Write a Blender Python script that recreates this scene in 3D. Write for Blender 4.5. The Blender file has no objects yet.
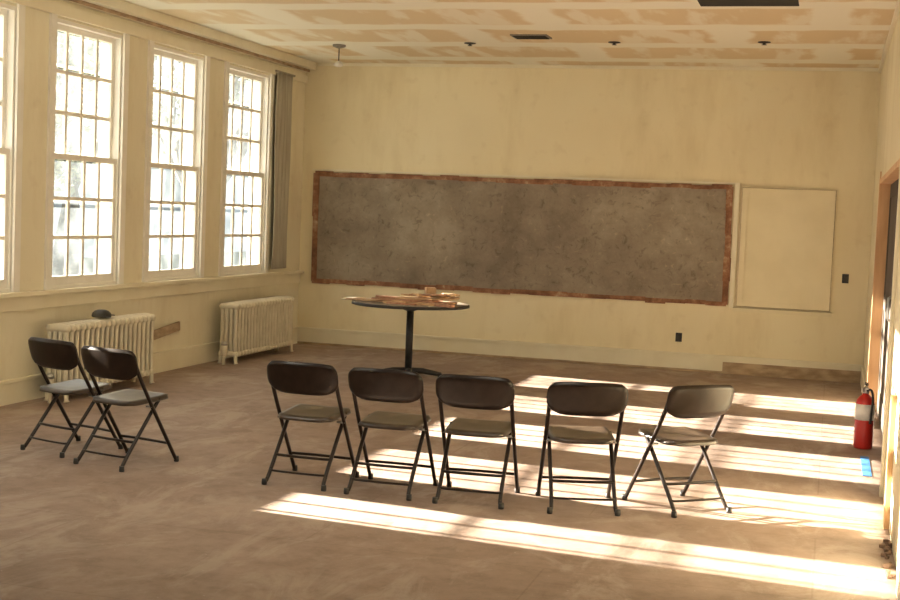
import bpy, bmesh, math, random
from mathutils import Vector, Matrix
random.seed(7)
S=bpy.context.scene
COL=S.collection
XL,XR,YB,YF,H=-6.196,0.388,15.07,-1.6,3.379
SILL,HEAD=0.887,3.11

# ---------------------------------------------------------------- materials
def new_mat(name):
    m=bpy.data.materials.new(name); m.use_nodes=True
    nt=m.node_tree; return m,nt,nt.nodes['Principled BSDF']
def N(nt,t,**kw):
    n=nt.nodes.new(t)
    for k,v in kw.items():
        if k in n.inputs: n.inputs[k].default_value=v
        else: setattr(n,k,v)
    return n
def ramp(nt,src,stops,interp='LINEAR'):
    r=nt.nodes.new('ShaderNodeValToRGB'); r.color_ramp.interpolation=interp
    cr=r.color_ramp
    while len(cr.elements)>1: cr.elements.remove(cr.elements[-1])
    cr.elements[0].position=stops[0][0]; cr.elements[0].color=(*stops[0][1],1)
    for p,c in stops[1:]:
        e=cr.elements.new(p); e.color=(*c,1)
    nt.links.new(src,r.inputs[0]); return r
def objco(nt,scale=(1,1,1),rot=(0,0,0)):
    tc=nt.nodes.new('ShaderNodeTexCoord'); mp=nt.nodes.new('ShaderNodeMapping')
    mp.inputs['Scale'].default_value=scale; mp.inputs['Rotation'].default_value=rot
    nt.links.new(tc.outputs['Object'],mp.inputs[0]); return mp
def mixc(nt,fac,a,b,mode='MIX'):
    m=nt.nodes.new('ShaderNodeMix'); m.data_type='RGBA'; m.blend_type=mode
    for sock,v in ((m.inputs[0],fac),(m.inputs[6],a),(m.inputs[7],b)):
        if isinstance(v,(int,float)): sock.default_value=v
        elif isinstance(v,tuple): sock.default_value=(*v,1)
        else: nt.links.new(v,sock)
    return m.outputs[2]
def noisy(name,c1,c2,scale=4,rough=.7,metal=0,bump=0,detail=4,stretch=(1,1,1),bscale=None,spec=.5):
    m,nt,b=new_mat(name); mp=objco(nt,stretch)
    n=N(nt,'ShaderNodeTexNoise',Scale=scale,Detail=detail); nt.links.new(mp.outputs[0],n.inputs[0])
    r=ramp(nt,n.outputs[0],[(.35,c1),(.65,c2)])
    nt.links.new(r.outputs[0],b.inputs['Base Color'])
    b.inputs['Roughness'].default_value=rough; b.inputs['Metallic'].default_value=metal
    b.inputs['Specular IOR Level'].default_value=spec
    if bump:
        n2=N(nt,'ShaderNodeTexNoise',Scale=bscale or scale*6,Detail=5); nt.links.new(mp.outputs[0],n2.inputs[0])
        bp=N(nt,'ShaderNodeBump',Strength=bump,Distance=.01); nt.links.new(n2.outputs[0],bp.inputs['Height'])
        nt.links.new(bp.outputs[0],b.inputs['Normal'])
    return m

M={}
def wall_mat(name,c1,c2,c3):
    m,nt,b=new_mat(name); mp=objco(nt)
    n=N(nt,'ShaderNodeTexNoise',Scale=.8,Detail=6); nt.links.new(mp.outputs[0],n.inputs[0])
    n2=N(nt,'ShaderNodeTexNoise',Scale=7,Detail=6); nt.links.new(mp.outputs[0],n2.inputs[0])
    r=ramp(nt,n.outputs[0],[(.35,c1),(.65,c2)])
    r2=ramp(nt,n2.outputs[0],[(.60,(0,0,0)),(.72,(1,1,1))])
    mm=nt.nodes.new('ShaderNodeMath'); mm.operation='MULTIPLY'; mm.inputs[1].default_value=.3
    nt.links.new(r2.outputs[0],mm.inputs[0])
    c=mixc(nt,mm.outputs[0],r.outputs[0],c3)
    # faint drip stains
    mp2=objco(nt,(2.2,2.2,.6)); n4=N(nt,'ShaderNodeTexNoise',Scale=1.1,Detail=7,Roughness=.65); nt.links.new(mp2.outputs[0],n4.inputs[0])
    r4=ramp(nt,n4.outputs[0],[(.48,(1,1,1)),(.78,(.86,.825,.76))])
    c=mixc(nt,1.,c,r4.outputs[0],'MULTIPLY')
    nt.links.new(c,b.inputs['Base Color'])
    b.inputs['Roughness'].default_value=.75
    n3=N(nt,'ShaderNodeTexNoise',Scale=30,Detail=4); nt.links.new(mp.outputs[0],n3.inputs[0])
    bp=N(nt,'ShaderNodeBump',Strength=.25,Distance=.004); nt.links.new(n3.outputs[0],bp.inputs['Height'])
    nt.links.new(bp.outputs[0],b.inputs['Normal'])
    return m
M['wall']=wall_mat('cream_plaster',(.77,.68,.46),(.82,.74,.52),(.66,.55,.35))
M['wall_l']=wall_mat('cream_plaster_left',(.75,.69,.52),(.81,.76,.59),(.62,.54,.38))
M['trim']=noisy('cream_trim_paint',(.75,.69,.52),(.81,.76,.59),3,.45)
M['panel']=noisy('cream_panel_paint',(.74,.66,.455),(.79,.71,.50),3,.6)
M['white']=noisy('window_paint',(.82,.79,.71),(.88,.85,.78),5,.45)
M['rad']=noisy('radiator_paint',(.62,.56,.42),(.72,.66,.51),8,.45)
M['bare']=noisy('bare_pine',(.56,.33,.16),(.70,.45,.24),3,.6,stretch=(4,4,.5))
M['brownbare']=noisy('exposed_lath',(.30,.21,.13),(.48,.36,.23),7,.8,bump=.5,stretch=(1,1,3))
M['dark']=noisy('dark_hole',(.01,.009,.008),(.02,.018,.015),5,.8)
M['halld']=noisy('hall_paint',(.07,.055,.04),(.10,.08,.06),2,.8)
M['red']=noisy('red_enamel',(.48,.02,.015),(.55,.03,.02),5,.3)
M['label']=noisy('label_paper',(.75,.72,.65),(.82,.8,.74),30,.5)
M['black']=noisy('black_rubber',(.015,.014,.013),(.03,.028,.026),20,.5)
M['blue']=noisy('blue_tape',(.05,.2,.5),(.08,.27,.6),20,.6)
M['curtain']=noisy('grey_curtain',(.36,.33,.26),(.44,.41,.33),3,.9,stretch=(1,6,.4))
M['steel']=noisy('steel',(.4,.4,.38),(.5,.5,.48),20,.35,metal=1)
M['fixture']=noisy('fixture_white',(.7,.66,.58),(.78,.74,.66),9,.4)
M['grille']=noisy('grille_grey',(.16,.14,.11),(.24,.21,.17),40,.6)
M['tabletop']=noisy('table_laminate',(.30,.25,.19),(.42,.36,.28),6,.3)
M['wood1']=noisy('scrap_wood_tan',(.52,.32,.17),(.70,.48,.28),9,.7,stretch=(1,6,1))
M['wood2']=noisy('scrap_wood_red',(.38,.19,.11),(.52,.29,.18),9,.7,stretch=(6,1,1))
M['paper']=noisy('paper',(.66,.60,.48),(.74,.68,.56),9,.8)
M['brick']=noisy('rubble',(.12,.07,.05),(.3,.2,.14),12,.9,bump=.6)
M['bark']=noisy('bark',(.16,.14,.12),(.27,.24,.2),6,.9)
M['leaf']=noisy('leaf',(.20,.22,.16),(.38,.39,.28),2,.7)
M['grass']=noisy('grass',(.12,.13,.09),(.18,.18,.12),.6,.95)
M['bldg']=noisy('pale_siding',(.60,.63,.66),(.74,.77,.79),1,.9)
M['bldgwin']=noisy('far_window',(.30,.33,.36),(.40,.43,.46),1,.5)

def chair_mat():
    m,nt,b=new_mat('brown_enamel'); mp=objco(nt)
    n=N(nt,'ShaderNodeTexNoise',Scale=14,Detail=6); nt.links.new(mp.outputs[0],n.inputs[0])
    r=ramp(nt,n.outputs[0],[(.4,(.014,.008,.005)),(.7,(.026,.015,.010))])
    nt.links.new(r.outputs[0],b.inputs['Base Color'])
    rr=ramp(nt,n.outputs[0],[(.3,(.28,)*3),(.7,(.42,)*3)])
    nt.links.new(rr.outputs[0],b.inputs['Roughness'])
    b.inputs['Specular IOR Level'].default_value=.32
    return m
M['chair']=chair_mat()
m,nt,b=new_mat('sheen_brown_seat'); mp=objco(nt)
n=N(nt,'ShaderNodeTexNoise',Scale=10,Detail=6); nt.links.new(mp.outputs[0],n.inputs[0])
r=ramp(nt,n.outputs[0],[(.35,(.03,.019,.013)),(.7,(.08,.055,.038))]); nt.links.new(r.outputs[0],b.inputs['Base Color'])  # lighter than the frame: reflected sheen put into the seat colour
b.inputs['Roughness'].default_value=.30; b.inputs['Specular IOR Level'].default_value=.7
M['seat']=m

# floor
m,nt,b=new_mat('dusty_subfloor'); mp=objco(nt)
n1=N(nt,'ShaderNodeTexNoise',Scale=.55,Detail=10,Roughness=.62); nt.links.new(mp.outputs[0],n1.inputs[0])
n2=N(nt,'ShaderNodeTexNoise',Scale=5,Detail=10,Roughness=.75); nt.links.new(mp.outputs[0],n2.inputs[0])
mp3=objco(nt,(1.6,.8,1)); n3=N(nt,'ShaderNodeTexNoise',Scale=1.5,Detail=12,Roughness=.72,Distortion=.8); nt.links.new(mp3.outputs[0],n3.inputs[0])
r1=ramp(nt,n1.outputs[0],[(.3,(.255,.18,.142)),(.5,(.325,.24,.193)),(.7,(.40,.305,.25))])
r2=ramp(nt,n2.outputs[0],[(.3,(.70,.68,.66)),(.52,(1,1,1)),(.72,(1.18,1.18,1.18))])
c=mixc(nt,1.,r1.outputs[0],r2.outputs[0],'MULTIPLY')
r3=ramp(nt,n3.outputs[0],[(.50,(0,0,0)),(.60,(.6,.6,.6))])
c=mixc(nt,r3.outputs[0],c,(.46,.38,.32))
vo=N(nt,'ShaderNodeTexNoise',Scale=38,Detail=3); nt.links.new(mp.outputs[0],vo.inputs[0])
rv=ramp(nt,vo.outputs[0],[(.70,(0,0,0)),(.76,(.6,.6,.6))]); c=mixc(nt,rv.outputs[0],c,(.62,.55,.48))
bt=N(nt,'ShaderNodeTexBrick',Scale=1.0); bt.inputs['Mortar Size'].default_value=.005; bt.inputs['Brick Width'].default_value=2.44; bt.inputs['Row Height'].default_value=1.22
bt.inputs['Color1'].default_value=(1,1,1,1); bt.inputs['Color2'].default_value=(.92,.91,.90,1); bt.inputs['Mortar'].default_value=(.7,.67,.64,1)
nt.links.new(mp.outputs[0],bt.inputs[0])
c=mixc(nt,.55,c,bt.outputs[0],'MULTIPLY')
nt.links.new(c,b.inputs['Base Color']); b.inputs['Roughness'].default_value=.62; b.inputs['Specular IOR Level'].default_value=.35
bp=N(nt,'ShaderNodeBump',Strength=.15,Distance=.004); nt.links.new(n2.outputs[0],bp.inputs['Height']); nt.links.new(bp.outputs[0],b.inputs['Normal'])
M['floor']=m

# ceiling drywall with taped joints
m,nt,b=new_mat('taped_drywall'); mp=objco(nt)
nd=N(nt,'ShaderNodeTexNoise',Scale=2.6,Detail=5); nt.links.new(mp.outputs[0],nd.inputs[0])
vm=nt.nodes.new('ShaderNodeVectorMath'); vm.operation='SCALE'; vm.inputs[3].default_value=.22
nt.links.new(nd.outputs[1],vm.inputs[0])
va=nt.nodes.new('ShaderNodeVectorMath'); va.operation='ADD'
nt.links.new(mp.outputs[0],va.inputs[0]); nt.links.new(vm.outputs[0],va.inputs[1])
bt=N(nt,'ShaderNodeTexBrick',Scale=1.0); bt.inputs['Mortar Size'].default_value=.22; bt.inputs['Mortar Smooth'].default_value=.4
bt.inputs['Brick Width'].default_value=2.44; bt.inputs['Row Height'].default_value=1.22; bt.offset=.37
bt.inputs['Color1'].default_value=(0,0,0,1); bt.inputs['Color2'].default_value=(.2,.2,.2,1); bt.inputs['Mortar'].default_value=(1,1,1,1)
nt.links.new(va.outputs[0],bt.inputs[0])
mp5=objco(nt,(3.2,.7,1)); n5=N(nt,'ShaderNodeTexNoise',Scale=1.3,Detail=4); nt.links.new(mp5.outputs[0],n5.inputs[0])
r5=ramp(nt,n5.outputs[0],[(.48,(0,0,0)),(.60,(.75,.75,.75))])
mx=nt.nodes.new('ShaderNodeMath'); mx.operation='MAXIMUM'
nt.links.new(bt.outputs[0],mx.inputs[0]); nt.links.new(r5.outputs[0],mx.inputs[1])
nt.links.new(mixc(nt,mx.outputs[0],(.66,.52,.31),(.82,.79,.66)),b.inputs['Base Color'])
b.inputs['Roughness'].default_value=.85
M['ceil']=m

# rough plaster where the chalkboard was
m,nt,b=new_mat('scraped_plaster'); mp=objco(nt)
n1=N(nt,'ShaderNodeTexNoise',Scale=1.3,Detail=9,Roughness=.7); nt.links.new(mp.outputs[0],n1.inputs[0])
n2=N(nt,'ShaderNodeTexNoise',Scale=11,Detail=8,Roughness=.7,Distortion=1.0); nt.links.new(mp.outputs[0],n2.inputs[0])
r1=ramp(nt,n1.outputs[0],[(.35,(.195,.155,.115)),(.5,(.27,.225,.17)),(.65,(.36,.31,.24))])
r2=ramp(nt,n2.outputs[0],[(.34,(.64,.62,.60)),(.45,(1,1,1)),(.60,(1,1,1)),(.70,(1.45,1.42,1.35))])
nt.links.new(mixc(nt,1.,r1.outputs[0],r2.outputs[0],'MULTIPLY'),b.inputs['Base Color'])
b.inputs['Roughness'].default_value=.85
bp=N(nt,'ShaderNodeBump',Strength=.6,Distance=.01); nt.links.new(n2.outputs[0],bp.inputs['Height']); nt.links.new(bp.outputs[0],b.inputs['Normal'])
M['plaster']=m
m,nt,b=new_mat('adhesive_edge'); mp=objco(nt)
n1=N(nt,'ShaderNodeTexNoise',Scale=6,Detail=6,Roughness=.7); nt.links.new(mp.outputs[0],n1.inputs[0])
r1=ramp(nt,n1.outputs[0],[(.38,(.17,.075,.04)),(.54,(.30,.145,.08)),(.62,(.40,.24,.14)),(.70,(.58,.46,.31))])
nt.links.new(r1.outputs[0],b.inputs['Base Color']); b.inputs['Roughness'].default_value=.85
bp=N(nt,'ShaderNodeBump',Strength=.8,Distance=.02); nt.links.new(n1.outputs[0],bp.inputs['Height']); nt.links.new(bp.outputs[0],b.inputs['Normal'])
M['adh']=m

# glass: mostly clear, slightly dusty
m=bpy.data.materials.new('dusty_glass'); m.use_nodes=True; nt=m.node_tree; nt.nodes.clear()
out=nt.nodes.new('ShaderNodeOutputMaterial'); tr=nt.nodes.new('ShaderNodeBsdfTransparent')
df=N(nt,'ShaderNodeBsdfTranslucent'); df.inputs[0].default_value=(.80,.92,1,1); gl=N(nt,'ShaderNodeBsdfGlossy',Roughness=.03)
mp=objco(nt); nn=N(nt,'ShaderNodeTexNoise',Scale=5,Detail=6); nt.links.new(mp.outputs[0],nn.inputs[0])
rr=ramp(nt,nn.outputs[0],[(.35,(.012,)*3),(.7,(.036,)*3)])
m1=nt.nodes.new('ShaderNodeMixShader'); m2=nt.nodes.new('ShaderNodeMixShader'); m2.inputs[0].default_value=.04
nt.links.new(rr.outputs[0],m1.inputs[0]); nt.links.new(tr.outputs[0],m1.inputs[1]); nt.links.new(df.outputs[0],m1.inputs[2])
nt.links.new(m1.outputs[0],m2.inputs[1]); nt.links.new(gl.outputs[0],m2.inputs[2]); nt.links.new(m2.outputs[0],out.inputs[0])
M['glass']=m
m,nt,b=new_mat('fill_tube'); b.inputs['Base Color'].default_value=(.9,.9,.85,1); b.inputs['Emission Color'].default_value=(1,.9,.7,1); b.inputs['Emission Strength'].default_value=3  # glowing tubes of the added fill lights
M['fill_glow']=m

# ---------------------------------------------------------------- mesh helper
class B:
    def __init__(s,name,mats):
        s.name=name; s.mats=mats; s.bm=bmesh.new()
    def _mi(s,k): return s.mats.index(k)
    def box(s,x0,x1,y0,y1,z0,z1,mat=None,mx=None):
        co=[(x0,y0,z0),(x1,y0,z0),(x1,y1,z0),(x0,y1,z0),(x0,y0,z1),(x1,y0,z1),(x1,y1,z1),(x0,y1,z1)]
        if mx is not None: co=[mx@Vector(c) for c in co]
        v=[s.bm.verts.new(c) for c in co]
        for f in ((3,2,1,0),(4,5,6,7),(0,1,5,4),(1,2,6,5),(2,3,7,6),(3,0,4,7)):
            fc=s.bm.faces.new([v[i] for i in f]); fc.material_index=s._mi(mat or s.mats[0])
        return s
    def tube(s,pts,r,mat=None,seg=10,closed=False,caps=True):
        pts=[Vector(p) for p in pts]; n=len(pts); rings=[]
        rad=r if isinstance(r,(list,tuple)) else [r]*n
        T0=(pts[1]-pts[0]).normalized()
        up=Vector((0,0,1)) if abs(T0.z)<.9 else Vector((1,0,0))
        nv=T0.cross(up).normalized()
        for i,p in enumerate(pts):
            if i==0: t=pts[1]-pts[0]
            elif i==n-1: t=pts[-1]-pts[-2]
            else: t=(pts[i+1]-pts[i]).normalized()+(pts[i]-pts[i-1]).normalized()
            t.normalize(); nv=(nv-t*nv.dot(t)).normalized(); bv=t.cross(nv)
            rings.append([s.bm.verts.new(p+(nv*math.cos(a)+bv*math.sin(a))*rad[i]) for a in [2*math.pi*k/seg for k in range(seg)]])
        mi=s._mi(mat or s.mats[0])
        for i in range(n-1):
            for k in range(seg):
                f=s.bm.faces.new((rings[i][k],rings[i][(k+1)%seg],rings[i+1][(k+1)%seg],rings[i+1][k])); f.material_index=mi; f.smooth=True
        if caps:
            f=s.bm.faces.new(rings[0][::-1]); f.material_index=mi
            f=s.bm.faces.new(rings[-1]); f.material_index=mi
        return s
    def lathe(s,prof,c=(0,0,0),mat=None,seg=32,mx=None):
        mi=s._mi(mat or s.mats[0]); rings=[]
        for r,z in prof:
            ring=[]
            for k in range(seg):
                a=2*math.pi*k/seg; p=Vector((c[0]+r*math.cos(a),c[1]+r*math.sin(a),c[2]+z))
                if mx is not None: p=mx@p
                ring.append(s.bm.verts.new(p))
            rings.append(ring)
        for i in range(len(rings)-1):
            for k in range(seg):
                f=s.bm.faces.new((rings[i][k],rings[i][(k+1)%seg],rings[i+1][(k+1)%seg],rings[i+1][k])); f.material_index=mi; f.smooth=True
        f=s.bm.faces.new(rings[0][::-1]); f.material_index=mi
        f=s.bm.faces.new(rings[-1]); f.material_index=mi
        return s
    def done(s,bevel=0,parent=None,loc=None,rotz=0,smooth=False):
        me=bpy.data.meshes.new(s.name); bmesh.ops.recalc_face_normals(s.bm,faces=s.bm.faces[:]); s.bm.to_mesh(me); s.bm.free()
        for k in s.mats: me.materials.append(M[k])
        o=bpy.data.objects.new(s.name,me); COL.objects.link(o)
        if loc is not None: o.location=loc
        o.rotation_euler[2]=rotz
        if bevel:
            md=o.modifiers.new('bevel','BEVEL'); md.width=bevel; md.segments=2; md.limit_method='ANGLE'
        if parent: o.parent=parent
        return o

# ---------------------------------------------------------------- room shell
B('floor',['floor']).box(XL-.3,XR+.14,YF-.2,YB+.2,-.15,0).done()
c=B('ceiling',['ceil']); c.box(XL-.3,XR+.14,YF-.2,YB+.2,H,H+.15); c.done()
B('wall_back',['wall']).box(XL-.3,XR+.14,YB,YB+.2,0,H).done()
B('wall_front',['wall']).box(XL-.3,XR+.14,YF-.2,YF,0,H).done()
WT=.20
wins=[12.92-1.617*i for i in range(9)]    # start Y of each window opening, from the far end
WW=1.10
w=B('wall_left',['wall_l'])
w.box(XL-WT,XL,YF,YB,0,SILL); w.box(XL-WT,XL,YF,YB,HEAD,H)
edges=[YB]
for y in wins: edges+= [y+WW,y]
edges.append(YF)
for i in range(0,len(edges),2): w.box(XL-WT,XL,edges[i+1],edges[i],SILL,HEAD)
w.done()
D0,D1,DH=8.75,12.8,2.12
w=B('wall_right',['wall']); w.box(XR,XR+.14,YF,D0,0,H); w.box(XR,XR+.14,D1,YB,0,H); w.box(XR,XR+.14,D0,D1,DH,H); w.done()
# hallway beyond the doorway
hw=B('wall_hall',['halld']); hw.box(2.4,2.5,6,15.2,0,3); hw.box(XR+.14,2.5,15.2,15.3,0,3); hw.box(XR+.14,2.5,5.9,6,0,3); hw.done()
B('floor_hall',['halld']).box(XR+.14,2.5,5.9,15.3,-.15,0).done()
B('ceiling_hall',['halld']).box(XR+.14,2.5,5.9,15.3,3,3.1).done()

# windows
for i,y in enumerate(wins):
    o=B('window_%d'%(i+1),['white','glass'])
    y1=y+WW; xo=XL-.17
    # box frame
    o.box(xo,XL-.005,y,y+.03,SILL,HEAD); o.box(xo,XL-.005,y1-.03,y1,SILL,HEAD)
    o.box(xo,XL-.005,y+.03,y1-.03,HEAD-.03,HEAD); o.box(xo-.06,XL-.005,y+.03,y1-.03,SILL,SILL+.03)
    mid=1.99
    for (z0,z1,x0) in ((mid-.02,HEAD-.03,XL-.105),(SILL+.03,mid+.02,XL-.06)):
        a,bb=y+.03,y1-.03; t=.038; st=.045
        o.box(x0,x0+t,a,a+st,z0,z1); o.box(x0,x0+t,bb-st,bb,z0,z1)
        bot=.07 if z0<1 else .045
        o.box(x0,x0+t,a+st,bb-st,z1-.045,z1); o.box(x0,x0+t,a+st,bb-st,z0,z0+bot)
        ga,gb,gz0,gz1=a+st,bb-st,z0+bot,z1-.045
        for k in range(1,4):
            yy=ga+(gb-ga)*k/4; o.box(x0+.014,x0+t-.002,yy-.016,yy+.016,gz0,gz1)
        for k in range(1,3):
            zz=gz0+(gz1-gz0)*k/3; o.box(x0+.015,x0+t-.003,ga,gb,zz-.015,zz+.015)
        o.box(x0+.018,x0+.021,ga,gb,gz0,gz1,'glass')
    # exterior storm window with its own bars
    xs=xo-.025
    o.box(xs,xs+.02,y+.005,y+.05,SILL+.03,HEAD-.01); o.box(xs,xs+.02,y1-.05,y1-.005,SILL+.03,HEAD-.01)
    o.box(xs,xs+.02,y+.05,y1-.05,HEAD-.06,HEAD-.01); o.box(xs,xs+.02,y+.05,y1-.05,SILL+.03,SILL+.08)
    for zz in (1.62,2.02,2.40,2.76): o.box(xs,xs+.02,y+.05,y1-.05,zz-.012,zz+.012)
    # interior casing
    o.box(XL,XL+.022,y-.075,y+.01,SILL,HEAD+.02); o.box(XL,XL+.022,y1-.01,y1+.075,SILL,HEAD+.02)
    o.done()
for y in wins[5:]:  # unseen blinds added to keep sun patches off the near floor
    rb_=B('sun_block_blind',['paper','steel']); rb_.box(XL+.03,XL+.034,y-.02,y+WW+.02,SILL+.01,HEAD); rb_.tube([(XL+.05,y-.04,HEAD),(XL+.05,y+WW+.04,HEAD)],.02,'steel'); rb_.done()
t=B('trim_1',['trim']); t.box(XL-.0,XL+.075,YF,YB-.02,SILL-.035,SILL); t.box(XL,XL+.03,YF,YB-.02,SILL-.15,SILL-.035); t.done(.004)
t=B('trim_2',['trim','brownbare']); t.box(XL,XL+.035,YF,YB-.02,HEAD+.02,HEAD+.11); t.box(XL,XL+.14,YF,YB-.02,H-.085,H); t.box(XL,XL+.05,YF,YB-.02,H-.12,H-.085,'trim'); t.box(XL+.05,XL+.06,YF,YB-.02,H-.115,H-.085,'brownbare'); t.done()
t=B('trim_3',['trim']); t.box(XL+.16,XR-.03,YB-.03,YB,H-.035,H); t.box(XR-.03,XR,YF,YB,H-.05,H); t.done(.005)
# baseboards
bb=B('baseboard_back',['trim','brownbare']); bb.box(XL,XR,YB-.025,YB,.0,.17); bb.box(XL,XR,YB-.04,YB,.17,.20)
bb.box(-1.1,XR-.02,YB-.04,YB-.026,0,.13,'brownbare'); bb.box(XL+.02,-1.1,YB-.032,YB-.026,0,.025,'brownbare'); bb.done(.003)
bb=B('baseboard_left',['trim']); bb.box(XL,XL+.025,YF,YB-.04,0,.17); bb.box(XL,XL+.038,YF,YB-.04,.17,.20); bb.done(.003)
bb=B('baseboard_right',['trim']); bb.box(XR-.02,XR,D1+.1,YB-.04,0,.18); bb.box(XR-.02,XR,YF,6.4,0,.18); bb.done(.003)

# doorway lining: raw pine far jamb and painted near jamb
d=B('trim_4',['bare','trim'])
d.box(XR-.015,XR+.16,D1-.045,D1,0,DH,'bare'); d.box(XR-.012,XR,D1,D1+.07,0,DH+.07,'bare')
d.box(XR-.01,XR+.16,D0,D1-.045,DH-.045,DH,'bare')
d.box(XR-.01,XR+.16,D0,D0+.04,0,DH-.045,'trim'); d.box(XR-.02,XR,D0-.10,D0,0,DH+.08,'trim')
d.done(.003)
# pair of dark door leaves in the opening, with rails and pull handles
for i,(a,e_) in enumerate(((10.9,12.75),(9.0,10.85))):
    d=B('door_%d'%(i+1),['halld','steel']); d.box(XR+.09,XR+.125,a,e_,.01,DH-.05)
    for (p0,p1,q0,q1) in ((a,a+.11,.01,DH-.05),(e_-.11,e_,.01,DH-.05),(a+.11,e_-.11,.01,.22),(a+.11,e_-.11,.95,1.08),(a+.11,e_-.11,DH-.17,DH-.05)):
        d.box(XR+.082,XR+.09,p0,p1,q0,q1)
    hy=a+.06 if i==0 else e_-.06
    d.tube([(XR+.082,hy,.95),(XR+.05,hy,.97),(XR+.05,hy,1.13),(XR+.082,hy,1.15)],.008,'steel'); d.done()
st=B('wall_stud',['bare']); st.box(XR-.03,XR,7.72,7.80,.0,.75); st.done(.003)
rb=B('plaster_rubble',['brick'])
for k in range(24):
    s=random.uniform(.010,.024); x=XR-.015-random.random()*.035; y=6.6+random.random()*.8; z=s*.5
    mx=Matrix.Translation((x,y,z))@Matrix.Rotation(random.random()*3,4,'Z')
    rb.box(-s*.6,s*.6,-s*.8,s*.8,-s*.5,s*.5,mx=mx)
rb.done(.004)

# ---------------------------------------------------------------- chalkboard recess
bx0,bx1,bz0,bz1=-6.02,-1.10,.765,2.065
o=B('chalkboard_backing',['plaster','adh','trim'])
o.box(bx0,bx1,YB-.012,YB-.001,bz0,bz1,'plaster')
def ragged(x0,x1,z0,z1,vert):
    L=(z1-z0) if vert else (x1-x0); n=int(L/.22); 
    for k in range(n):
        a=L*k/n; e=L*(k+1)/n; j1=random.uniform(-.010,.010); j2=random.uniform(-.008,.008); th=random.uniform(.018,.026)
        if vert: o.box(x0+j1,x1+j2,YB-th,YB-.001,z0+a,z0+e,'adh')
        else: o.box(x0+a,x0+e,YB-th,YB-.001,z0+j1,z1+j2,'adh')
ragged(bx0,bx1,bz1-.035,bz1+.02,False); ragged(bx0,bx1,bz0-.02,bz0+.035,False)
ragged(bx0-.02,bx0+.055,bz0,bz1,True); ragged(bx1-.055,bx1+.02,bz0,bz1,True)
o.box(bx0-.04,bx1+.08,YB-.035,YB-.001,bz1+.03,bz1+.05,'trim')
o.box(bx1+.03,bx1+.08,YB-.02,YB-.001,bz0-.03,bz1+.03,'trim')
o.done()
p=B('wall_cabinet_panel',['panel','brownbare']); px0,px1,pz0,pz1=-.985,.0,.76,2.06
p.box(px0-.006,px1+.006,YB-.012,YB,pz0-.006,pz1+.006,'brownbare')
p.box(px0,px1,YB-.024,YB-.012,pz0,pz1)
p.box(px0,px0+.06,YB-.045,YB-.025,pz0,pz1); p.box(px1-.06,px1,YB-.045,YB-.025,pz0,pz1); p.box(px0+.062,px1-.062,YB-.045,YB-.025,pz1-.06,pz1); p.box(px0+.062,px1-.062,YB-.045,YB-.025,pz0,pz0+.05)
p.box(px0-.04,px1+.03,YB-.08,YB,pz0-.06,pz0-.02); p.done()
for (x,z) in ((.15,1.12),(-1.60,.37)):
    e=B('wall_outlet',['black','steel']); e.box(x-.035,x+.035,YB-.012,YB,z-.05,z+.05,'black'); e.box(x-.015,x+.015,YB-.018,YB-.012,z-.03,z-.005,'black'); e.box(x-.015,x+.015,YB-.018,YB-.012,z+.008,z+.033,'black'); e.done(.003)

# curtain
cu=B('window_curtain',['curtain']); n=48; rows=10; grid=[]
for j in range(rows+1):
    z=.93+(3.16-.93)*j/rows; row=[]
    for i in range(n+1):
        u=i/n; y=14.10+.44*u+.015*math.sin(j*.7+u*4); x=XL+.055+.010*math.sin(u*math.pi*2*5)+.006*math.sin(j*.5+u*9)
        row.append(cu.bm.verts.new((x,y,z)))
    grid.append(row)
for j in range(rows):
    for i in range(n):
        f=cu.bm.faces.new((grid[j][i],grid[j][i+1],grid[j+1][i+1],grid[j+1][i])); f.smooth=True
cu.tube([(XL+.055,14.06,3.17),(XL+.055,14.60,3.17)],.012)
co=cu.done(); sm=co.modifiers.new('s','SOLIDIFY'); sm.thickness=.004

# ---------------------------------------------------------------- radiators
def radiator(y0,y1):
    r=B('radiator',['rad','steel']); pitch=.078; n=int((y1-y0)/pitch); xc=XL+.24; hz=.64
    for i in range(n):
        y=y0+pitch*(i+.5); leg=(i==0 or i==n-1)
        for dx in (-.075,-.025,.025,.075):
            pts=[(xc+dx,y,.10),(xc+dx,y,.16),(xc+dx,y,.35),(xc+dx,y,hz-.10),(xc+dx,y,hz-.04)]
            r.tube(pts,[.026,.021,.020,.021,.026],seg=8)
        for z,rr in ((.10,.034),(hz-.05,.036)):
            r.tube([(xc-.105,y,z),(xc-.09,y,z+.002),(xc,y,z+.012),(xc+.09,y,z+.002),(xc+.105,y,z)],[.018,rr*.95,rr,rr*.95,.018],seg=10)
        if leg:
            for dx in (-.08,.08): r.tube([(xc+dx,y,.10),(xc+dx*1.1,y,.02),(xc+dx*1.15,y,0)],[.024,.018,.026],seg=8)
    r.tube([(xc,y0+.02,.105),(xc,y1-.03,.105)],.02); r.tube([(xc,y0+.02,hz-.05),(xc,y1-.03,hz-.05)],.02)
    yv=y0-.06
    r.tube([(xc,y0+.03,.13),(xc,yv,.13),(xc,yv,.0)],.016,'rad'); r.tube([(xc,yv,.10),(xc,yv,.20)],.03,'rad'); r.tube([(xc,yv,.20),(xc,yv,.235)],[.035,.028],'steel')
    return r.done()
radiator(9.42,10.96); radiator(12.60,14.22)
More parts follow.
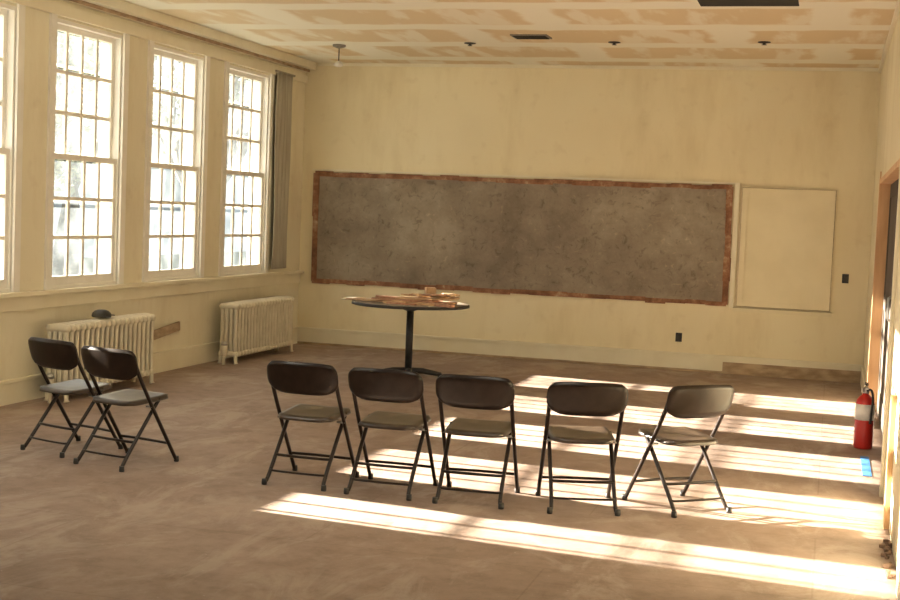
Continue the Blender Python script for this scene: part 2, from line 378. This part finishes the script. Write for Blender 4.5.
# cap on first radiator
cp=B('black_cap',['black'])
cx,cy,cz=XL+.24,10.12,.644
cp.lathe([(.08,0),(.083,.012),(.078,.035),(.058,.055),(.03,.064),(.008,.066)],(cx,cy,cz),seg=24)
vs=[]
for z in (0,.006):
    ring=[]
    for k in range(13):
        a=math.radians(-60+k*10); ring.append(cp.bm.verts.new((cx+.07*math.sin(a),cy+.07+.09*math.cos(a),cz+.008+z)))
    vs.append(ring)
cp.bm.faces.new(vs[0]); cp.bm.faces.new(vs[1][::-1])
for k in range(13):
    cp.bm.faces.new((vs[0][k],vs[0][(k+1)%13],vs[1][(k+1)%13],vs[1][k]))
cp.done()
# broken board against the wall between radiators
pl=B('broken_board',['brownbare']); mx=Matrix.Translation((XL+.045,11.62,.40))@Matrix.Rotation(math.radians(6),4,'X'); pl.box(-.012,.012,-.30,.30,-.045,.045,mx=mx); pl.done(.004)

# ---------------------------------------------------------------- folding chair
def bez(pts,n=10):
    # Catmull-Rom smoothing
    P=[Vector(p) for p in pts]; P=[P[0]*2-P[1]]+P+[P[-1]*2-P[-2]]; out=[]
    for i in range(1,len(P)-2):
        for k in range(n):
            t=k/n; a,b_,c_,d_=P[i-1],P[i],P[i+1],P[i+2]
            out.append(.5*((2*b_)+(-a+c_)*t+(2*a-5*b_+4*c_-d_)*t*t+(-a+3*b_-3*c_+d_)*t**3))
    out.append(P[-2]); return out
def folding_chair(x,y,yaw):
    e=bpy.data.objects.new('folding_chair',None); COL.objects.link(e); e.location=(x,y,0); e.rotation_euler[2]=math.radians(yaw); e.scale=(.97,.97,.975)
    R=.0125
    f=B('frame',['chair','black','steel'])
    W=.215
    # inverted U: front feet up to the backrest top
    side=[(.225,.012),(.20,.05),(.0,.42-.06),(-.105,.53),(-.165,.64),(-.185,.70)]
    L=[(-W,a,z) for a,z in side]+[(-W+.012,-.193,.728),(-W+.045,-.200,.742)]
    Rr=[(W-.045,-.200,.742),(W-.012,-.193,.728)]+[(W,a,z) for a,z in side[::-1]]
    f.tube(bez(L+[(0,-.215,.744)]+Rr,5),R,'chair',8)
    # rear legs up to the seat front
    for s in (-1,1):
        w=W-.03
        f.tube(bez([(s*(w+.012),-.255,.012),(s*w,-.22,.06),(s*w,.0,.33),(s*w,.085,.425)],5),R,'chair',8)
        f.tube([(s*(W-.045),-.02,.385),(s*(W+.006),-.02,.385)],.008,'steel',8)
        # feet
        f.lathe([(.016,0),(.017,.01),(.0155,.035)],(s*W,.228,0),'black',12)
        f.lathe([(.016,0),(.017,.01),(.0155,.035)],(s*(W-.018),-.258,0),'black',12)
    w=W-.03
    f.tube(bez([(-w,-.13,.17),(-w+.03,-.142,.168),(0,-.150,.168),(w-.03,-.142,.168),(w,-.13,.17)],4),.009,'chair',8)
    f.tube(bez([(-w,-.205,.085),(-w+.03,-.22,.083),(0,-.228,.083),(w-.03,-.22,.083),(w,-.205,.085)],4),.007,'chair',8)
    f.tube(bez([(-W,.145,.13),(-W+.03,.158,.128),(0,.168,.128),(W-.03,.158,.128),(W,.145,.13)],4),.009,'chair',8)
    f.tube([(-w,.075,.415),(w,.075,.415)],.008,'chair',8)
    f.done(parent=e)
    # seat: pressed pan with rolled lip
    s=B('seat',['seat','chair']); nx,ny=18,18; g=[]
    hw,y0,y1=.197,-.19,.205
    for j in range(ny+1):
        v=-1+2*j/ny; row=[]
        for i in range(nx+1):
            u=-1+2*i/nx
            ku=.80+.20*max(0,(1-abs(v)**6))**.5
            kv=.86+.14*max(0,(1-abs(u)**6))**.5
            ed=max(abs(u),abs(v)); lip=-.028*max(0,(ed-.86)/.14)**1.5
            dish=-.010*(1-u*u)*(1-v*v)
            taper=1+.04*v
            row.append(s.bm.verts.new((u*hw*ku*taper,(y0+y1)/2+v*(y1-y0)/2*kv,.438+dish+lip+.012*v)))
        g.append(row)
    for j in range(ny):
        for i in range(nx):
            fc=s.bm.faces.new((g[j][i],g[j][i+1],g[j+1][i+1],g[j+1][i])); fc.smooth=True
    so=s.done(parent=e); md=so.modifiers.new('s','SOLIDIFY'); md.thickness=.004; md.offset=-1
    # backrest: curved steel panel
    b=B('backrest',['chair']); nx,ny=24,10; g=[]
    hw=.228
    for j in range(ny+1):
        v=-1+2*j/ny; row=[]
        for i in range(nx+1):
            u=-1+2*i/nx
            ku=.88+.12*max(0,(1-abs(v)**4))**.5 if v>0 else .74+.26*max(0,(1-abs(v)**2.6))**.5
            kv=.74+.26*max(0,(1-abs(u)**5))**.5
            X=u*hw*ku; z=.662+v*.094*kv
            ed=max(abs(u),abs(v)); roll=.014*max(0,(ed-.85)/.15)**2
            yy=-.162-.055*(z-.62)/.1 *.55-.030*(1-(X/hw)**2)-.012+roll
            row.append(b.bm.verts.new((X,yy,z)))
        g.append(row)
    for j in range(ny):
        for i in range(nx):
            fc=b.bm.faces.new((g[j][i],g[j][i+1],g[j+1][i+1],g[j+1][i])); fc.smooth=True
    bo=b.done(parent=e); md=bo.modifiers.new('s','SOLIDIFY'); md.thickness=.016; md.offset=1
    md=bo.modifiers.new('b','BEVEL'); md.width=.005; md.segments=2; md.limit_method='ANGLE'
    return e
for x,y,a in ((-2.96,7.5,-2),(-2.44,7.48,0),(-1.92,7.49,4),(-1.33,7.56,18),(-.795,7.80,42),(-4.20,7.49,-14),(-4.73,7.72,-18)):
    folding_chair(x,y,a)

# ---------------------------------------------------------------- table
tx,ty=-4.02,12.72
t=B('round_pedestal_table',['tabletop','black','steel'])
t.lathe([(.575,.712),(.59,.716),(.59,.738),(.58,.742)],(tx,ty,0),'black',64)
t.lathe([(.577,.742),(.575,.7435)],(tx,ty,0),'tabletop',64)
t.lathe([(.036,.05),(.036,.68)],(tx,ty,0),'black',24)
t.lathe([(.05,.03),(.05,.07),(.038,.09)],(tx,ty,0),'black',24)
t.lathe([(.04,.66),(.16,.70),(.16,.712)],(tx,ty,0),'black',24)
for k in range(4):
    a=math.radians(20+90*k); dx,dy=math.cos(a),math.sin(a)
    t.tube([(tx,ty,.06),(tx+dx*.15,ty+dy*.15,.06),(tx+dx*.33,ty+dy*.33,.03)],[.034,.03,.022],'black',10)
    t.lathe([(.025,0),(.025,.025),(.018,.04)],(tx+dx*.325,ty+dy*.325,0),'black',16)
t.done()
sc=B('wood_scraps',['wood1','wood2','paper'])
def plank(cx,cy,z,l,w_,h_,a,mat,tilt=0):
    mx=Matrix.Translation((cx,cy,z))@Matrix.Rotation(math.radians(a),4,'Z')@Matrix.Rotation(math.radians(tilt),4,'Y')
    sc.box(-l/2,l/2,-w_/2,w_/2,0,h_,mat,mx)
z=.7445
plank(tx-.46,ty+.02,z,.50,.34,.006,8,'paper'); plank(tx-.30,ty-.15,z+.007,.60,.26,.010,-12,'wood1'); plank(tx+.14,ty-.12,z+.0,.66,.42,.022,5,'wood1')
plank(tx-.05,ty+.10,z+.024,.68,.20,.012,18,'wood2',2); plank(tx+.18,ty-.05,z+.044,.60,.22,.016,-6,'wood1',-2); plank(tx+.05,ty-.22,z+.024,.74,.07,.016,10,'wood2',1)
plank(tx+.25,ty+.02,z+.070,.46,.16,.014,32,'wood1',3); plank(tx+.2,ty-.08,z+.086,.40,.12,.012,-25,'wood2',-3); plank(tx+.36,ty-.28,z+.0,.40,.08,.03,-28,'wood2')
plank(tx+.20,ty+.0,z+.100,.10,.08,.06,30,'wood1'); plank(tx+.40,ty+.05,z+.086,.12,.18,.02,40,'wood1'); plank(tx+.05,ty+.02,z+.062,.36,.05,.014,55,'wood1',4)
plank(tx-.12,ty-.25,z+.018,.40,.05,.016,-22,'wood1',2); plank(tx+.0,ty-.35,z+.0,.34,.05,.016,-8,'wood2')
sc.done(.002)

# ---------------------------------------------------------------- fire extinguisher
ex,ey=.305,10.55
f=B('fire_extinguisher',['red','label','black','steel'])
f.lathe([(.060,0),(.068,.006),(.070,.02),(.070,.34),(.064,.37),(.045,.395),(.025,.41),(.022,.42)],(ex,ey,0),'red',32)
f.lathe([(.0712,.22),(.0712,.34)],(ex,ey,0),'label',32)
f.lathe([(.022,.42),(.024,.43),(.024,.455),(.016,.465)],(ex,ey,0),'steel',20)
f.box(ex-.012,ex+.012,ey-.13,ey+.02,.462,.476,'steel'); f.box(ex-.012,ex+.012,ey-.12,ey+.02,.492,.502,'black')
f.box(ex-.008,ex+.008,ey-.01,ey+.02,.46,.50,'steel')
f.lathe([(.018,-.006),(.018,.006)],(0,0,0),'label',16,mx=Matrix.Translation((ex-.03,ey-.02,.445))@Matrix.Rotation(math.pi/2,4,'Y'))
f.tube(bez([(ex,ey-.01,.44),(ex+.035,ey-.05,.45),(ex+.050,ey-.08,.39),(ex+.044,ey-.085,.28),(ex+.04,ey-.08,.20)],6),[.009]*24+[.012],'black',8)
f.done()
bt=B('blue_tape_strip',['blue']); bt.box(.28,.34,9.35,10.15,0,.004); bt.done()

# ---------------------------------------------------------------- ceiling fittings
for (x,y) in ((-3.65,13.2),(-2.16,13.08),(-.73,13.02)):
    s=B('sprinkler_head',['steel','black']); s.lathe([(.06,0),(.06,-.006),(.03,-.012),(.014,-.016),(.014,-.022),(.025,-.025),(.025,-.028)],(x,y,H-.001),'black',20); s.done()
p=B('pendant_light_fitting',['fixture','black','grille']); p.lathe([(.07,0),(.07,-.02),(.03,-.035),(.008,-.04)],(-5.14,13.4,H),'grille',24)
p.tube([(-5.14,13.4,H-.03),(-5.14,13.4,H-.2)],.006,'black',8); p.lathe([(.012,-.17),(.03,-.18),(.045,-.20),(.05,-.215),(.03,-.23),(.01,-.235)],(-5.14,13.4,H),'fixture',20); p.done()
v=B('ceiling_vent',['grille','dark']); v.box(-3.08,-2.72,12.55,12.8,H-.012,H)
for k in range(6): v.box(-3.06,-2.74,12.57+k*.038,12.585+k*.038,H-.018,H-.012,'dark')
v.done()
v=B('ceiling_access_hole',['dark','trim']); v.box(-1.12,-.36,9.9,10.9,H-.004,H,'dark'); v.done()
# added fill lights, out of view, shaped as hanging tube fixtures
for (x,y) in ((-4.6,5.4),(-1.4,5.4)):
    fx=B('fill_light_housing',['fixture','fill_glow']); fx.box(x-.62,x+.62,y-.12,y+.12,2.98,3.04,'fixture')
    for k in (-.5,.5): fx.tube([(x+k,y,3.04),(x+k,y,H-.003)],.006,'fixture',8)
    for k in (-.06,.06): fx.tube([(x-.6,y+k,2.96),(x+.6,y+k,2.96)],.016,'fill_glow',10)
    fo=fx.done()
    ld=bpy.data.lights.new('fill_light','AREA'); ld.shape='RECTANGLE'; ld.size=1.2; ld.size_y=.24; ld.energy=44; ld.color=(1,.93,.78)
    lo=bpy.data.objects.new('fill_light',ld); COL.objects.link(lo); lo.location=(x,y,2.93); lo.rotation_euler=(math.radians(66),0,0); lo.parent=fo

# ---------------------------------------------------------------- outside
g=B('ground_outside',['grass']); g.box(-90,XL-WT,-40,120,-1.2,-1.0); g.done()
bc=B('sun_blocker',['brick']); bc.box(-7.3,XL-WT-.03,6.1,6.97,-1,3.6); bc.done()  # unseen block added to cut off half of the front sun patch
bd=B('neighbour_building',['bldg','bldgwin','brownbare'])
bd.box(-44,-32,12,95,-1,5.6,'bldg')
for k in range(16):
    y=15+k*5
    bd.box(-32.05,-31.95,y,y+1.6,1.2,3.2,'bldgwin')
bd.box(-44.4,-31.6,11.6,95.4,5.6,5.9,'bldg'); bd.done()
def tree(name,x,y,h,seed,leaves=1500,spread=1.):
    rnd=random.Random(seed); t=B(name,['bark','leaf']); tips=[]
    def grow(p,d,l,r,dep):
        pts=[p]; q=p.copy(); dd=d.copy()
        for i in range(4):
            dd=(dd+Vector((rnd.uniform(-.16,.16),rnd.uniform(-.16,.16),rnd.uniform(-.02,.12)))).normalized(); q=q+dd*l/4; pts.append(q.copy())
        t.tube(pts,[r,r*.9,r*.8,r*.7,r*.6],'bark',6 if dep>1 else 8)
        if dep>=4: tips.append((pts[2],pts[4])); return
        if dep>=3: tips.append((pts[2],pts[4]))
        for k in range(3 if dep<3 else 3):
            a=rnd.uniform(0,6.28); sp=rnd.uniform(.45,.9)*spread
            nd=(dd+Vector((math.cos(a)*sp,math.sin(a)*sp,rnd.uniform(-.1,.3)))).normalized()
            grow(pts[rnd.choice((2,3,4))] if k else pts[4],nd,l*rnd.uniform(.6,.78),r*.55,dep+1)
    grow(Vector((x,y,-1.05)),Vector((0,0,1)),h*.33,h*.022,0)
    for i in range(leaves):
        a,b_=rnd.choice(tips); p=a.lerp(b_,rnd.random())+Vector([rnd.gauss(0,.22) for _ in range(3)])
        s=rnd.uniform(.05,.10); u=Vector([rnd.gauss(0,1) for _ in range(3)]).normalized(); w_=u.orthogonal().normalized()
        vs=[t.bm.verts.new(p+u*s),t.bm.verts.new(p+w_*s*.6),t.bm.verts.new(p-u*s),t.bm.verts.new(p-w_*s*.6)]
        fc=t.bm.faces.new(vs); fc.material_index=1
    t.done()
tree('oak_tree',-22,13.0,9,5,150)
for i,(x,y,h) in enumerate(((-14,27,9),(-19,31,11),(-24,38,12),(-17,42,10),(-28,34,12),(-22,52,13),(-29,60,14),(-15,21.5,8),(-20,24,9))):
    tree('maple_tree',x,y,h,20+i,4500)

# ---------------------------------------------------------------- light
wd=bpy.data.worlds.new('sky'); S.world=wd; wd.use_nodes=True; nt=wd.node_tree
bg=nt.nodes['Background']; bg.inputs[0].default_value=(.82,.92,1,1); bg.inputs[1].default_value=1.25
sd=bpy.data.lights.new('sun','SUN'); sd.energy=78; sd.angle=math.radians(.6); sd.color=(1,.90,.75)
so=bpy.data.objects.new('sun',sd); COL.objects.link(so)
az=math.radians(-5.9); el=math.radians(16.4)
dv=Vector((math.cos(az)*math.cos(el),math.sin(az)*math.cos(el),-math.sin(el)))
so.rotation_euler=dv.to_track_quat('-Z','Y').to_euler(); so.location=(-30,10,12)
for i,y in enumerate(wins[:5]):
    ad=bpy.data.lights.new('window_portal','AREA'); ad.shape='RECTANGLE'; ad.size=HEAD-SILL; ad.size_y=WW; ad.cycles.is_portal=True
    ao=bpy.data.objects.new('window_portal',ad); COL.objects.link(ao); ao.location=(XL-.3,y+WW/2,(HEAD+SILL)/2)
    ao.rotation_euler=(Matrix(((0,0,-1),(0,1,0),(1,0,0)))).to_euler()

# ---------------------------------------------------------------- camera
F,p,yw,ro=1337.06,.0648,.2768,.0413
fw=Vector((-math.sin(yw)*math.cos(p),math.cos(yw)*math.cos(p),-math.sin(p)))
r=Vector((math.cos(yw),math.sin(yw),0)); u=r.cross(fw)
r2=r*math.cos(ro)+u*math.sin(ro); u2=-r*math.sin(ro)+u*math.cos(ro)
cd=bpy.data.cameras.new('camera'); cd.sensor_width=36; cd.lens=F*36/900; cd.clip_end=400
co=bpy.data.objects.new('camera',cd); COL.objects.link(co)
mm=Matrix((r2,u2,-fw)).transposed().to_4x4(); mm.translation=Vector((0,0,1.65)); co.matrix_world=mm
S.camera=co
S.view_settings.view_transform='Standard'; S.view_settings.exposure=0
